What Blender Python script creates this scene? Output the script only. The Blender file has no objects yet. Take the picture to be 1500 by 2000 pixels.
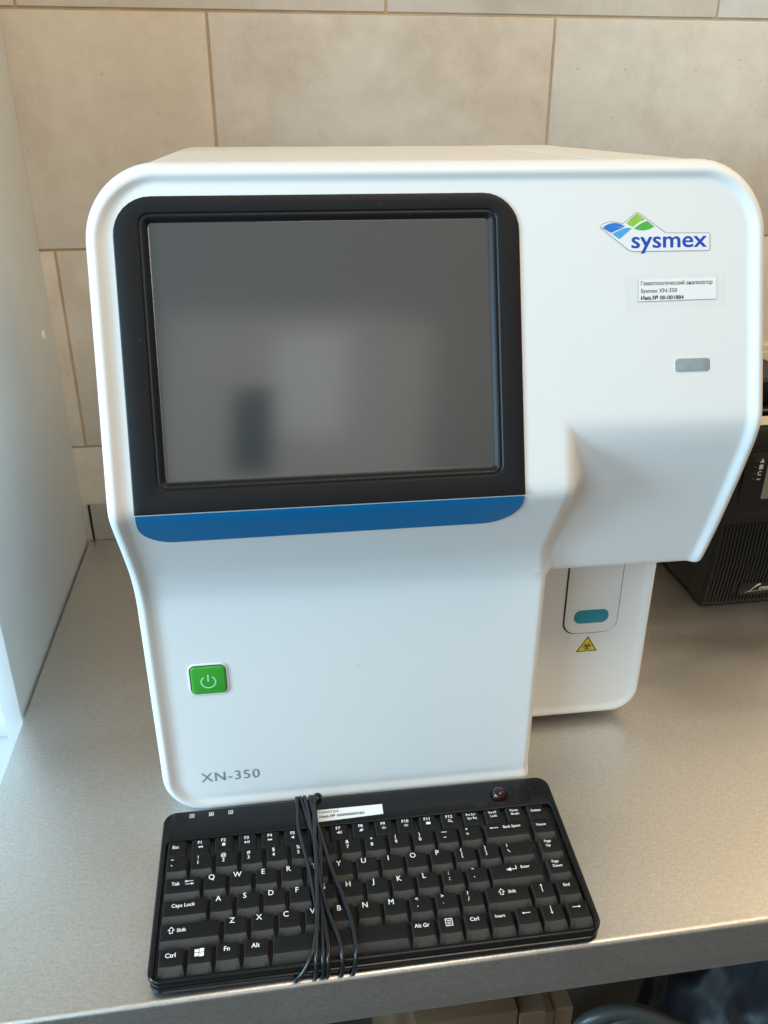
import bpy, bmesh, math, random
import numpy as np
from mathutils import Matrix, Vector
from mathutils.geometry import delaunay_2d_cdt
random.seed(7)
S = bpy.context.scene
COL = S.collection
MM = 0.001
R = math.radians

# ------------------------------------------------------------------ camera
cam_d = bpy.data.cameras.new("camera")
cam = bpy.data.objects.new("camera", cam_d)
COL.objects.link(cam)
cam_d.sensor_fit = 'VERTICAL'
cam_d.sensor_height = 36.0
cam_d.lens = 1642.79 / 2000 * 36.0
cam_d.clip_start = 0.02
cam_d.clip_end = 60
yaw, pitch = R(8.48), R(-25.12)
cam.location = (0.20093, -1.11448, 0.54255)
cam.rotation_euler = (R(90) + pitch, 0, -yaw)
S.camera = cam

# ------------------------------------------------------------------ world, lamps, exposure
W = bpy.data.worlds.new("World")
S.world = W
W.use_nodes = True
bg = W.node_tree.nodes["Background"]
bg.inputs[1].default_value = 0.42
# the unseen room: cool towards the window on the left, warm towards the right, darker towards the floor
_n = W.node_tree.nodes
_tc = _n.new("ShaderNodeTexCoord")
_sx = _n.new("ShaderNodeSeparateXYZ")
_mr = _n.new("ShaderNodeMapRange")
_mr.inputs[1].default_value, _mr.inputs[2].default_value = -0.8, 0.8
_mz = _n.new("ShaderNodeMapRange")
_mz.inputs[1].default_value, _mz.inputs[2].default_value = -0.5, 0.35
_mz.inputs[3].default_value, _mz.inputs[4].default_value = 0.22, 1.0
_mc = _n.new("ShaderNodeMix")
_mc.data_type = 'RGBA'
_mc.inputs[6].default_value = (0.78, 0.90, 1.0, 1)
_mc.inputs[7].default_value = (1.0, 0.82, 0.62, 1)
_mm = _n.new("ShaderNodeMix")
_mm.data_type = 'RGBA'
_mm.blend_type = 'MULTIPLY'
_mm.inputs[0].default_value = 1.0
_l = W.node_tree.links.new
_l(_tc.outputs["Generated"], _sx.inputs[0])
_l(_sx.outputs[0], _mr.inputs[0])
_l(_sx.outputs[2], _mz.inputs[0])
_l(_mr.outputs[0], _mc.inputs[0])
_l(_mc.outputs[2], _mm.inputs[6])
_l(_mz.outputs[0], _mm.inputs[7])
_l(_mm.outputs[2], bg.inputs[0])


def lamp(name, loc, target, sx, sy, power, color):
    d = bpy.data.lights.new(name, 'AREA')
    d.shape = 'RECTANGLE'
    d.size, d.size_y = sx, sy
    d.energy = power
    d.color = color
    o = bpy.data.objects.new(name, d)
    COL.objects.link(o)
    o.location = loc
    o.rotation_euler = (Vector(target) - Vector(loc)).to_track_quat('-Z', 'Y').to_euler()
    return o


lamp("window_light", (-1.5, -1.12, 0.62), (0.4, -0.62, 0.3), 0.36, 0.9, 44, (0.50, 0.79, 1.0))
lamp("second_window_light", (-1.5, -2.35, 1.1), (0.35, -0.7, 0.2), 1.0, 1.6, 38, (0.50, 0.79, 1.0))
lamp("ceiling_light", (0.75, -1.45, 2.2), (0.6, -0.4, 0.1), 1.1, 0.6, 21, (1.0, 0.83, 0.58))
lamp("warm_right_fill", (1.65, -0.45, 1.5), (0.95, -0.2, 0.1), 0.6, 0.6, 7.5, (1.0, 0.78, 0.48))  # added fill that warms and lifts the right wall and steel
lamp("screen_patch_fill", (0.36, -3.13, 1.24), (0.3, -0.6, 0.4), 0.40, 0.66, 0.40, (0.85, 0.95, 1.0))  # unseen lamp added to make the pale patch mirrored in the screen
lamp("screen_halo_fill", (0.30, -3.23, 1.1), (0.3, -0.6, 0.4), 1.5, 1.25, 2.2, (1.0, 0.94, 0.86))  # wider unseen lamp added as a soft halo in the screen reflection
S.view_settings.view_transform = 'Standard'
S.view_settings.look = 'None'
S.view_settings.exposure = -0.06
S.view_settings.gamma = 1.0


# ------------------------------------------------------------------ materials
def mat(name, base, rough=0.5, metal=0.0, spec=0.5, coat=0.0, noise=0.0, nscale=30.0, bump=0.0, bscale=400.0,
        rvar=0.0, stretch=None, alpha=1.0, emit=0.0, ior=1.5):
    m = bpy.data.materials.new(name)
    m.use_nodes = True
    nt = m.node_tree
    b = nt.nodes["Principled BSDF"]
    c = (base[0], base[1], base[2], 1)
    b.inputs["Base Color"].default_value = c
    b.inputs["Roughness"].default_value = rough
    b.inputs["Metallic"].default_value = metal
    b.inputs["Specular IOR Level"].default_value = spec
    b.inputs["Coat Weight"].default_value = coat
    b.inputs["Alpha"].default_value = alpha
    b.inputs["IOR"].default_value = ior
    if emit:
        b.inputs["Emission Color"].default_value = c
        b.inputs["Emission Strength"].default_value = emit
    tc = nt.nodes.new("ShaderNodeTexCoord")
    src = tc.outputs["Object"]
    if stretch:
        mp = nt.nodes.new("ShaderNodeMapping")
        mp.inputs["Scale"].default_value = stretch
        nt.links.new(src, mp.inputs[0])
        src = mp.outputs[0]
    if noise or rvar:
        n = nt.nodes.new("ShaderNodeTexNoise")
        n.inputs["Scale"].default_value = nscale
        n.inputs["Detail"].default_value = 6
        nt.links.new(src, n.inputs["Vector"])
        if noise:
            mx = nt.nodes.new("ShaderNodeMix")
            mx.data_type = 'RGBA'
            mx.inputs[6].default_value = tuple(max(0, x * (1 - noise)) for x in base) + (1,)
            mx.inputs[7].default_value = tuple(min(1, x * (1 + noise)) for x in base) + (1,)
            nt.links.new(n.outputs[0], mx.inputs[0])
            nt.links.new(mx.outputs[2], b.inputs["Base Color"])
        if rvar:
            mr = nt.nodes.new("ShaderNodeMapRange")
            mr.inputs[1].default_value = 0.3
            mr.inputs[2].default_value = 0.7
            mr.inputs[3].default_value = max(0.02, rough - rvar)
            mr.inputs[4].default_value = rough + rvar
            nt.links.new(n.outputs[0], mr.inputs[0])
            nt.links.new(mr.outputs[0], b.inputs["Roughness"])
    if bump:
        n2 = nt.nodes.new("ShaderNodeTexNoise")
        n2.inputs["Scale"].default_value = bscale
        n2.inputs["Detail"].default_value = 3
        nt.links.new(src, n2.inputs["Vector"])
        bp = nt.nodes.new("ShaderNodeBump")
        bp.inputs["Strength"].default_value = bump
        bp.inputs["Distance"].default_value = 0.0006
        nt.links.new(n2.outputs[0], bp.inputs["Height"])
        nt.links.new(bp.outputs[0], b.inputs["Normal"])
    return m


def tile_mat():
    m = bpy.data.materials.new("beige_stone_tile")
    m.use_nodes = True
    nt = m.node_tree
    L = nt.links.new
    b = nt.nodes["Principled BSDF"]
    b.inputs["Roughness"].default_value = 0.5
    b.inputs["Specular IOR Level"].default_value = 0.35
    tc = nt.nodes.new("ShaderNodeTexCoord")
    oi = nt.nodes.new("ShaderNodeObjectInfo")
    off = nt.nodes.new("ShaderNodeVectorMath")
    off.operation = 'SCALE'
    cmb = nt.nodes.new("ShaderNodeCombineXYZ")
    for k in range(3):
        L(oi.outputs["Random"], cmb.inputs[k])
    L(cmb.outputs[0], off.inputs[0])
    off.inputs["Scale"].default_value = 17.0
    add = nt.nodes.new("ShaderNodeVectorMath")
    L(tc.outputs["Object"], add.inputs[0])
    L(off.outputs[0], add.inputs[1])

    def noise(scale, detail, rough=0.6, dist=0.0):
        n = nt.nodes.new("ShaderNodeTexNoise")
        n.inputs["Scale"].default_value = scale
        n.inputs["Detail"].default_value = detail
        n.inputs["Roughness"].default_value = rough
        n.inputs["Distortion"].default_value = dist
        L(add.outputs[0], n.inputs["Vector"])
        return n

    def ramp(src, stops):
        r = nt.nodes.new("ShaderNodeValToRGB")
        e = r.color_ramp.elements
        e[0].position, e[0].color = stops[0][0], stops[0][1] + (1,)
        e[1].position, e[1].color = stops[-1][0], stops[-1][1] + (1,)
        for p, c in stops[1:-1]:
            x = e.new(p)
            x.color = c + (1,)
        L(src, r.inputs[0])
        return r

    def mix(a, bb, fac, mode='MIX'):
        x = nt.nodes.new("ShaderNodeMix")
        x.data_type = 'RGBA'
        x.blend_type = mode
        L(a, x.inputs[6])
        L(bb, x.inputs[7])
        if isinstance(fac, float):
            x.inputs[0].default_value = fac
        else:
            L(fac, x.inputs[0])
        return x.outputs[2]

    n1 = noise(6.0, 8, 0.62, 0.6)
    r1 = ramp(n1.outputs[0], [(0.3, (0.54, 0.475, 0.395)), (0.5, (0.66, 0.595, 0.52)), (0.7, (0.72, 0.66, 0.585))])
    n2 = noise(38.0, 6, 0.7)
    r2 = ramp(n2.outputs[0], [(0.35, (0.80, 0.78, 0.76)), (0.6, (1, 1, 1))])
    c = mix(r1.outputs[0], r2.outputs[0], 0.35, 'MULTIPLY')
    # pale scratchy veins
    n3 = noise(9.0, 5, 0.7, 2.2)
    r3 = ramp(n3.outputs[0], [(0.485, (0, 0, 0)), (0.5, (0.35, 0.35, 0.35)), (0.515, (0, 0, 0))])
    lt = nt.nodes.new("ShaderNodeRGB")
    lt.outputs[0].default_value = (0.70, 0.61, 0.50, 1)
    c = mix(c, lt.outputs[0], r3.outputs[0])
    # small dark pores
    n4 = noise(150.0, 2)
    r4 = ramp(n4.outputs[0], [(0.24, (0.55, 0.55, 0.55)), (0.30, (1, 1, 1))])
    c = mix(c, r4.outputs[0], 0.6, 'MULTIPLY')
    L(c, b.inputs["Base Color"])
    bp = nt.nodes.new("ShaderNodeBump")
    bp.inputs["Strength"].default_value = 0.25
    bp.inputs["Distance"].default_value = 0.001
    L(n2.outputs[0], bp.inputs["Height"])
    L(bp.outputs[0], b.inputs["Normal"])
    return m


def steel_mat():
    m = bpy.data.materials.new("brushed_stainless_steel")
    m.use_nodes = True
    nt = m.node_tree
    L = nt.links.new
    b = nt.nodes["Principled BSDF"]
    b.inputs["Metallic"].default_value = 1.0
    b.inputs["Roughness"].default_value = 0.4
    tc = nt.nodes.new("ShaderNodeTexCoord")
    mp = nt.nodes.new("ShaderNodeMapping")
    mp.inputs["Scale"].default_value = (1.0, 7.0, 7.0)
    L(tc.outputs["Object"], mp.inputs[0])
    n = nt.nodes.new("ShaderNodeTexNoise")
    n.inputs["Scale"].default_value = 130
    n.inputs["Detail"].default_value = 4
    L(mp.outputs[0], n.inputs["Vector"])
    n2 = nt.nodes.new("ShaderNodeTexNoise")
    n2.inputs["Scale"].default_value = 5
    n2.inputs["Detail"].default_value = 9
    n2.inputs["Roughness"].default_value = 0.62
    n2.inputs["Distortion"].default_value = 0.2
    mp2 = nt.nodes.new("ShaderNodeMapping")
    mp2.inputs["Rotation"].default_value = (0, 0, 0.9)
    mp2.inputs["Scale"].default_value = (1.0, 2.6, 1.0)
    L(tc.outputs["Object"], mp2.inputs[0])
    L(mp2.outputs[0], n2.inputs["Vector"])
    n3 = nt.nodes.new("ShaderNodeTexNoise")
    n3.inputs["Scale"].default_value = 420
    n3.inputs["Detail"].default_value = 2
    L(tc.outputs["Object"], n3.inputs["Vector"])
    r = nt.nodes.new("ShaderNodeMapRange")
    r.inputs[1].default_value, r.inputs[2].default_value = 0.3, 0.7
    r.inputs[3].default_value, r.inputs[4].default_value = 0.35, 0.46
    L(n2.outputs[0], r.inputs[0])
    L(r.outputs[0], b.inputs["Roughness"])
    cr = nt.nodes.new("ShaderNodeValToRGB")
    e = cr.color_ramp.elements
    e[0].position, e[0].color = 0.3, (0.56, 0.545, 0.52, 1)
    e[1].position, e[1].color = 0.7, (0.77, 0.75, 0.715, 1)
    av = nt.nodes.new("ShaderNodeMath")
    av.operation = 'ADD'
    hf = nt.nodes.new("ShaderNodeMath")
    hf.operation = 'MULTIPLY'
    hf.inputs[1].default_value = 0.5
    L(n.outputs[0], av.inputs[0])
    L(n3.outputs[0], av.inputs[1])
    L(av.outputs[0], hf.inputs[0])
    L(hf.outputs[0], cr.inputs[0])
    L(cr.outputs[0], b.inputs["Base Color"])
    bp = nt.nodes.new("ShaderNodeBump")
    bp.inputs["Strength"].default_value = 0.16
    bp.inputs["Distance"].default_value = 0.0006
    L(hf.outputs[0], bp.inputs["Height"])
    L(bp.outputs[0], b.inputs["Normal"])
    return m


def speck_mat(name, base, rough, spec):
    """dark plastic with a few specks of pale dust"""
    m = mat(name, base, rough, spec=spec, bump=0.25, bscale=1500)
    nt = m.node_tree
    L = nt.links.new
    b = nt.nodes["Principled BSDF"]
    tc = nt.nodes.new("ShaderNodeTexCoord")
    v = nt.nodes.new("ShaderNodeTexVoronoi")
    v.inputs["Scale"].default_value = 95
    v.inputs["Randomness"].default_value = 1
    L(tc.outputs["Object"], v.inputs["Vector"])
    lt = nt.nodes.new("ShaderNodeMath")
    lt.operation = 'LESS_THAN'
    lt.inputs[1].default_value = 0.026
    L(v.outputs["Distance"], lt.inputs[0])
    mx = nt.nodes.new("ShaderNodeMix")
    mx.data_type = 'RGBA'
    mx.inputs[6].default_value = base + (1,)
    mx.inputs[7].default_value = (0.22, 0.21, 0.20, 1)
    L(lt.outputs[0], mx.inputs[0])
    L(mx.outputs[2], b.inputs["Base Color"])
    return m


M = dict(
    tile=tile_mat(),
    grout=mat("ochre_grout", (0.52, 0.39, 0.27), 0.9, spec=0.1, noise=0.3, nscale=25, bump=0.5),
    steel=steel_mat(),
    white=mat("white_plastic", (0.79, 0.79, 0.775), 0.42, spec=0.4, bump=0.10, bscale=1400),
    white_body=mat("white_painted_cover", (0.74, 0.72, 0.685), 0.55, spec=0.3, bump=0.15, bscale=1300),
    bezel=speck_mat("black_bezel_plastic", (0.010, 0.010, 0.011), 0.40, 0.24),
    groove=mat("dark_gap", (0.012, 0.012, 0.012), 0.6),
    lcd=mat("matte_dark_display", (0.043, 0.048, 0.047), 0.135, spec=0.5, ior=2.35, noise=0.35, nscale=1400, bump=0.015, bscale=2200),  # fine tone noise puts the anti-glare sparkle into the colour
    blue=mat("blue_plastic", (0.001, 0.155, 0.375), 0.5, spec=0.2),
    green=mat("green_button", (0.05, 0.36, 0.035), 0.35, spec=0.5),
    mint=mat("pale_green_print", (0.36, 0.78, 0.46), 0.5),
    ink=mat("grey_print", (0.20, 0.24, 0.30), 0.6),
    teal=mat("teal_pad", (0.01, 0.24, 0.33), 0.5),
    yellow=mat("yellow_sticker", (0.72, 0.55, 0.03), 0.45),
    black_ink=mat("black_ink", (0.02, 0.02, 0.022), 0.6),
    logo_white=mat("sticker_white", (0.82, 0.83, 0.83), 0.3),
    logo_edge=mat("sticker_edge", (0.30, 0.30, 0.32), 0.4),
    logo_blue=mat("brand_blue", (0.004, 0.06, 0.44), 0.4),
    deep_blue=mat("leaf_blue", (0.02, 0.17, 0.60), 0.4, noise=0.5, nscale=60),
    sky_blue=mat("leaf_light_blue", (0.07, 0.36, 0.68), 0.4, noise=0.35, nscale=60),
    lime=mat("leaf_lime", (0.30, 0.60, 0.07), 0.4, noise=0.4, nscale=60),
    leaf=mat("leaf_green", (0.09, 0.44, 0.07), 0.4, noise=0.3, nscale=60),
    paper=mat("white_paper", (0.84, 0.84, 0.83), 0.7, spec=0.2),
    tape=mat("clear_tape", (0.70, 0.70, 0.69), 0.3, alpha=0.045),
    lens=mat("grey_indicator_lens", (0.30, 0.34, 0.35), 0.3, noise=0.25, nscale=90),
    board=mat("pale_grey_laminate", (0.69, 0.72, 0.73), 0.5, spec=0.35, noise=0.03, nscale=40, bump=0.2, bscale=700),
    plug=mat("white_plastic_plug", (0.80, 0.78, 0.72), 0.5),
    wallpaint=mat("white_wall_paint", (0.82, 0.83, 0.83), 0.6),
    kb=mat("black_gloss_plastic", (0.008, 0.008, 0.009), 0.24, spec=0.3, bump=0.1, bscale=900),
    well=mat("black_key_well", (0.006, 0.006, 0.007), 0.5),
    key=mat("key_top_shaded", (0.009, 0.009, 0.009), 0.5, spec=0.16, bump=0.2, bscale=2600),  # key tops, colour darkened to read as turned from the light
    skirt=mat("key_side_lit", (0.036, 0.033, 0.028), 0.5, spec=0.5, bump=0.25, bscale=2600),  # key sides, same plastic with the light on the slopes put into the colour
    legend=mat("white_key_print", (0.86, 0.86, 0.85), 0.6),
    cable=mat("black_cable_sheath", (0.012, 0.013, 0.014), 0.30, spec=0.55),
    ball=mat("dark_red_trackball", (0.024, 0.004, 0.004), 0.08, spec=0.5),
    ups=mat("black_ups_plastic", (0.009, 0.009, 0.009), 0.45, spec=0.25, bump=0.3, bscale=1100),
    ups_rib=mat("black_rib_plastic", (0.011, 0.011, 0.011), 0.4, spec=0.3),
    ups_metal=mat("black_painted_steel", (0.008, 0.008, 0.009), 0.5, spec=0.3, bump=0.2, bscale=900),
    lcdg=mat("grey_green_display", (0.19, 0.20, 0.14), 0.35),
    silver=mat("silver_print", (0.62, 0.62, 0.60), 0.35, metal=0.4),
    dim=mat("dim_grey_print", (0.06, 0.06, 0.06), 0.5),
    cream=mat("cream_plastic", (0.64, 0.57, 0.43), 0.45, spec=0.4, noise=0.05),
    card=mat("brown_cardboard", (0.13, 0.075, 0.036), 0.8, noise=0.25, nscale=14, stretch=(1, 6, 1)),
    tapebrown=mat("dark_box_tape", (0.10, 0.055, 0.03), 0.5),
    hose=mat("grey_rubber_tube", (0.055, 0.058, 0.055), 0.35, spec=0.5),
    bag=mat("dark_blue_bag", (0.012, 0.014, 0.02), 0.45, noise=0.4, nscale=20),
    floor=mat("grey_floor", (0.09, 0.085, 0.08), 0.5, noise=0.2),
)


# ------------------------------------------------------------------ helpers
def mesh_obj(name, verts, faces, m, parent=None, matrix=None, smooth=True, scale=MM, mats=None, fmat=None):
    me = bpy.data.meshes.new(name)
    me.from_pydata([tuple(c * scale for c in v) for v in verts], [], faces)
    for x in (mats or [m]):
        me.materials.append(x)
    if fmat:
        me.polygons.foreach_set("material_index", fmat)
    if smooth:
        me.polygons.foreach_set("use_smooth", [True] * len(me.polygons))
    me.update()
    return link(name, me, parent, matrix)


def link(name, me, parent=None, matrix=None):
    o = bpy.data.objects.new(name, me)
    COL.objects.link(o)
    if parent:
        o.parent = parent
    if matrix is not None:
        o.matrix_local = matrix
    return o


def bm_obj(name, bm, m, parent=None, matrix=None, smooth=True, angle=35, scale=MM):
    bmesh.ops.recalc_face_normals(bm, faces=bm.faces)
    if scale != 1:
        bmesh.ops.scale(bm, vec=(scale,) * 3, verts=bm.verts)
    me = bpy.data.meshes.new(name)
    bm.to_mesh(me)
    bm.free()
    me.materials.append(m)
    if smooth:
        me.polygons.foreach_set("use_smooth", [True] * len(me.polygons))
        me.set_sharp_from_angle(angle=R(angle))
    return link(name, me, parent, matrix)


def empty(name, matrix=None, loc=None):
    o = bpy.data.objects.new(name, None)
    COL.objects.link(o)
    o.empty_display_size = 0.05
    if matrix is not None:
        o.matrix_world = matrix
    elif loc:
        o.location = loc
    return o


def tag(o, label=None, cat=None, group=None, kind=None):
    for k, v in (('label', label), ('category', cat), ('group', group), ('kind', kind)):
        if v:
            o[k] = v
    return o


def frame(origin, xd, yd):
    x = Vector(xd).normalized()
    y = Vector(yd)
    y = (y - x * y.dot(x)).normalized()
    z = x.cross(y)
    m = Matrix((x, y, z)).transposed().to_4x4()
    m.translation = Vector(origin) * MM
    return m


def bevel_box(bm, lo, hi, r=1.0, seg=2):
    g = bmesh.ops.create_cube(bm, size=1)
    vs = g['verts']
    for v in vs:
        v.co = Vector([lo[i] + (v.co[i] + 0.5) * (hi[i] - lo[i]) for i in range(3)])
    if r > 0:
        es = list({e for v in vs for e in v.link_edges})
        bmesh.ops.bevel(bm, geom=es, offset=r, segments=seg, affect='EDGES', profile=0.5)


def box_obj(name, lo, hi, m, parent=None, r=1.0, seg=2, matrix=None):
    bm = bmesh.new()
    bevel_box(bm, lo, hi, r, seg)
    return bm_obj(name, bm, m, parent, matrix)


def rrect(x0, y0, x1, y1, r, n=8):
    """rounded rectangle, counter-clockwise; r may be a number or (bl, br, tr, tl)"""
    rs = (r,) * 4 if not isinstance(r, (tuple, list)) else r
    out = []
    for (cx, cy, a0), rr in zip(((x0, y0, 180), (x1, y0, 270), (x1, y1, 0), (x0, y1, 90)), rs):
        rr = max(rr, 1e-3)
        ox = cx + rr if cx == x0 else cx - rr
        oy = cy + rr if cy == y0 else cy - rr
        for k in range(n + 1):
            a = R(a0 + 90 * k / n)
            out.append((ox + rr * math.cos(a), oy + rr * math.sin(a)))
    return out


def loft(loops, cap_start=False, cap_end=True):
    vs, fs = [], []
    n = len(loops[0])
    for L in loops:
        vs += list(L)
    for i in range(len(loops) - 1):
        for k in range(n):
            k2 = (k + 1) % n
            fs.append((i * n + k, i * n + k2, (i + 1) * n + k2, (i + 1) * n + k))
    if cap_end:
        fs.append(tuple((len(loops) - 1) * n + k for k in range(n)))
    if cap_start:
        fs.append(tuple(reversed(range(n))))
    return vs, fs


def lofted(name, loops, m, parent=None, matrix=None, cap_start=False, cap_end=True, angle=40):
    vs, fs = loft(loops, cap_start, cap_end)
    o = mesh_obj(name, vs, fs, m, parent, matrix)
    o.data.set_sharp_from_angle(angle=R(angle))
    return o


def plate(x0, y0, x1, y1, r, h, b=0.4, n=6, z0=0.0):
    """loops of a plate with softened upper edge"""
    out = [[(x, y, z0) for x, y in rrect(x0, y0, x1, y1, r, n)]]
    for i, z in ((0, h - b), (b * 0.3, h - b * 0.3), (b, h)):
        out.append([(x, y, z) for x, y in rrect(x0 + i, y0 + i, x1 - i, y1 - i, tuple(max(q - i, 0.05) for q in (r if isinstance(r, tuple) else (r,) * 4)), n)])
    return out


def stroke(pts, w, z=0.0, closed=False, th=0.1):
    """flat ribbon along pts -> (verts, faces)"""
    P = [Vector((p[0], p[1])) for p in pts]
    n = len(P)
    vs, fs = [], []
    for i in range(n):
        a = P[(i - 1) % n] if (closed or i > 0) else None
        b = P[(i + 1) % n] if (closed or i < n - 1) else None
        d1 = (P[i] - a).normalized() if a is not None else None
        d2 = (b - P[i]).normalized() if b is not None else None
        d = ((d1 or d2) + (d2 or d1))
        d = d.normalized() if d.length > 1e-6 else (d1 or d2)
        nn = Vector((-d.y, d.x))
        ref = d1 or d2
        c = max(0.5, abs(nn.dot(Vector((-ref.y, ref.x)))))
        q = nn * (w / 2 / c)
        vs += [(P[i].x + q.x, P[i].y + q.y, z), (P[i].x - q.x, P[i].y - q.y, z)]
    for i in range(n if closed else n - 1):
        j = (i + 1) % n
        fs.append((2 * i + 1, 2 * j + 1, 2 * j, 2 * i))
    return vs, fs


def poly(pts, z=0.0):
    return [(p[0], p[1], z) for p in pts], [tuple(range(len(pts)))]


def merge(parts):
    vs, fs = [], []
    for v, f in parts:
        o = len(vs)
        vs += list(v)
        fs += [tuple(i + o for i in t) for t in f]
    return vs, fs


def arc(cx, cy, r, a0, a1, n=16):
    return [(cx + r * math.cos(R(a0 + (a1 - a0) * k / n)), cy + r * math.sin(R(a0 + (a1 - a0) * k / n))) for k in range(n + 1)]


def smooth_path(pts, n=8):
    """Catmull-Rom through pts"""
    P = [Vector(p) for p in pts]
    P = [P[0] * 2 - P[1]] + P + [P[-1] * 2 - P[-2]]
    out = []
    for i in range(1, len(P) - 2):
        p0, p1, p2, p3 = P[i - 1:i + 3]
        for k in range(n):
            t = k / n
            out.append(0.5 * ((2 * p1) + (p2 - p0) * t + (2 * p0 - 5 * p1 + 4 * p2 - p3) * t * t + (3 * p1 - p0 - 3 * p2 + p3) * t ** 3))
    out.append(P[-2])
    return out


def tube(pts, r, sides=10):
    """swept tube -> verts, faces"""
    P = [Vector(p) for p in pts]
    vs, fs = [], []
    up = Vector((0, 0, 1))
    prev = None
    for i, p in enumerate(P):
        d = (P[min(i + 1, len(P) - 1)] - P[max(i - 1, 0)]).normalized()
        if prev is None:
            a = d.cross(up)
            if a.length < 1e-3:
                a = d.cross(Vector((1, 0, 0)))
        else:
            a = prev - d * prev.dot(d)
        a.normalize()
        prev = a
        b = d.cross(a)
        for k in range(sides):
            t = 2 * math.pi * k / sides
            vs.append(tuple(p + (a * math.cos(t) + b * math.sin(t)) * r))
    for i in range(len(P) - 1):
        for k in range(sides):
            k2 = (k + 1) % sides
            fs.append((i * sides + k, i * sides + k2, (i + 1) * sides + k2, (i + 1) * sides + k))
    fs.append(tuple(reversed(range(sides))))
    fs.append(tuple((len(P) - 1) * sides + k for k in range(sides)))
    return vs, fs


_text_cache = {}


def text_geo(s, cap, bold=0.0, align='CENTER', squeeze=1.0, spacing=1.0, shear=0.0, res=3):
    """flat lettering: verts in mm with the baseline at y = 0; cap = capital height in mm"""
    key = (s, cap, bold, align, squeeze, spacing, shear)
    if key in _text_cache:
        return _text_cache[key]
    cu = bpy.data.curves.new("lettering", 'FONT')
    cu.body = s
    cu.size = cap / 0.73
    cu.align_x = align
    cu.resolution_u = res
    cu.space_character = spacing
    cu.shear = shear
    ob = bpy.data.objects.new("lettering", cu)
    me = bpy.data.meshes.new_from_object(ob)
    vs = [(v.co.x * squeeze, v.co.y, 0.0) for v in me.vertices]
    fs = [tuple(p.vertices) for p in me.polygons]
    if bold:    # heavier weight: copies nudged sideways
        e = bold * cap
        vs, fs = merge([([(x + dx * e, y + dy * e, z + dz) for x, y, z in vs], fs) for dx, dy, dz in ((-0.7, -0.3, 0), (0.7, -0.3, 0.012), (0, 0.5, 0.024))])
    bpy.data.objects.remove(ob)
    bpy.data.meshes.remove(me)
    bpy.data.curves.remove(cu)
    _text_cache[key] = (vs, fs)
    return vs, fs


def shift(g, dx, dy, dz=0.0, rot=0.0, sc=1.0):
    c, s = math.cos(R(rot)), math.sin(R(rot))
    return [((x * c - y * s) * sc + dx, (x * s + y * c) * sc + dy, z + dz) for x, y, z in g[0]], g[1]


def fit_text(s, x0, x1, base, cap, bold=0.0, spacing=1.0, shear=0.0):
    v, f = text_geo(s, cap, bold, 'LEFT', 1.0, spacing, shear)
    a = min(p[0] for p in v)
    b = max(p[0] for p in v)
    k = (x1 - x0) / (b - a)
    return [((p[0] - a) * k + x0, p[1] + base, p[2]) for p in v], f


# ================================================================== THE SETTING
# ---- tiled wall (face at y = 0)
wall = mesh_obj("wall", [(-2500, 1.5, -900), (2600, 1.5, -900), (2600, 1.5, 2300), (-2500, 1.5, 2300)], [(0, 1, 2, 3)], M['grout'], smooth=False)
tag(wall, "wall of beige stone-look tiles with ochre grout behind the bench", "wall", kind='structure')
TW, TH, X0, ZT, G = 409.6, 256.1, 164.5, 651.6, 3.4


def tile_mesh():
    bm = bmesh.new()
    bevel_box(bm, (-TW / 2 + G / 2, 0, -TH / 2 + G / 2), (TW / 2 - G / 2, 12, TH / 2 - G / 2), 0.8, 3)
    bmesh.ops.scale(bm, vec=(MM,) * 3, verts=bm.verts)
    me = bpy.data.meshes.new("tile")
    bm.to_mesh(me)
    bm.free()
    me.materials.append(M['tile'])
    me.polygons.foreach_set("use_smooth", [True] * len(me.polygons))
    me.set_sharp_from_angle(angle=R(40))
    return me


tm = tile_mesh()
for row in range(-1, 4):
    zc = ZT - (row - 0.5) * TH
    sh = 0 if row % 2 else -TW / 2
    for c in range(-1, 4):
        xc = X0 + sh + (c + 0.5) * TW
        o = link("tile", tm, wall)
        o.location = (xc * MM, random.uniform(-0.25, 0.25) * MM, zc * MM)
# small jitter keeps the edges from lining up perfectly

floor = mesh_obj("floor", [(-4000, -5000, -880), (4000, -5000, -880), (4000, 2000, -880), (-4000, 2000, -880)], [(0, 1, 2, 3)], M['floor'], smooth=False)
tag(floor, kind='structure')

# white panel and ledge standing in for the bright area past the board
pw = empty("white_panel", loc=(-0.5, -0.05, -0.88))
tag(pw, "white panel standing in for the bright area glimpsed past the left board", "white_panel")
pr = pw


def panel_box(name, lo, hi, r):
    bm = bmesh.new()
    bevel_box(bm, lo, hi, r, 3)
    o = bm_obj(name, bm, M['wallpaint'], pr)
    return o


panel_box("panel", (-500, -40, 300), (420, 10, 1500), 6)
panel_box("ledge", (-500, -70, 640), (425, -42, 668), 4)
panel_box("lower_panel", (-500, -52, 60), (422, -38, 632), 4)

# ---- bench: stainless worktop
bench = empty("worktop", loc=(0.5, -0.36, -0.88))
tag(bench, "brushed stainless steel worktop with folded front edge under the analyzer", "worktop")
mt = Matrix.Translation((-0.5, 0.36, 0.88))
bm = bmesh.new()
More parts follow.
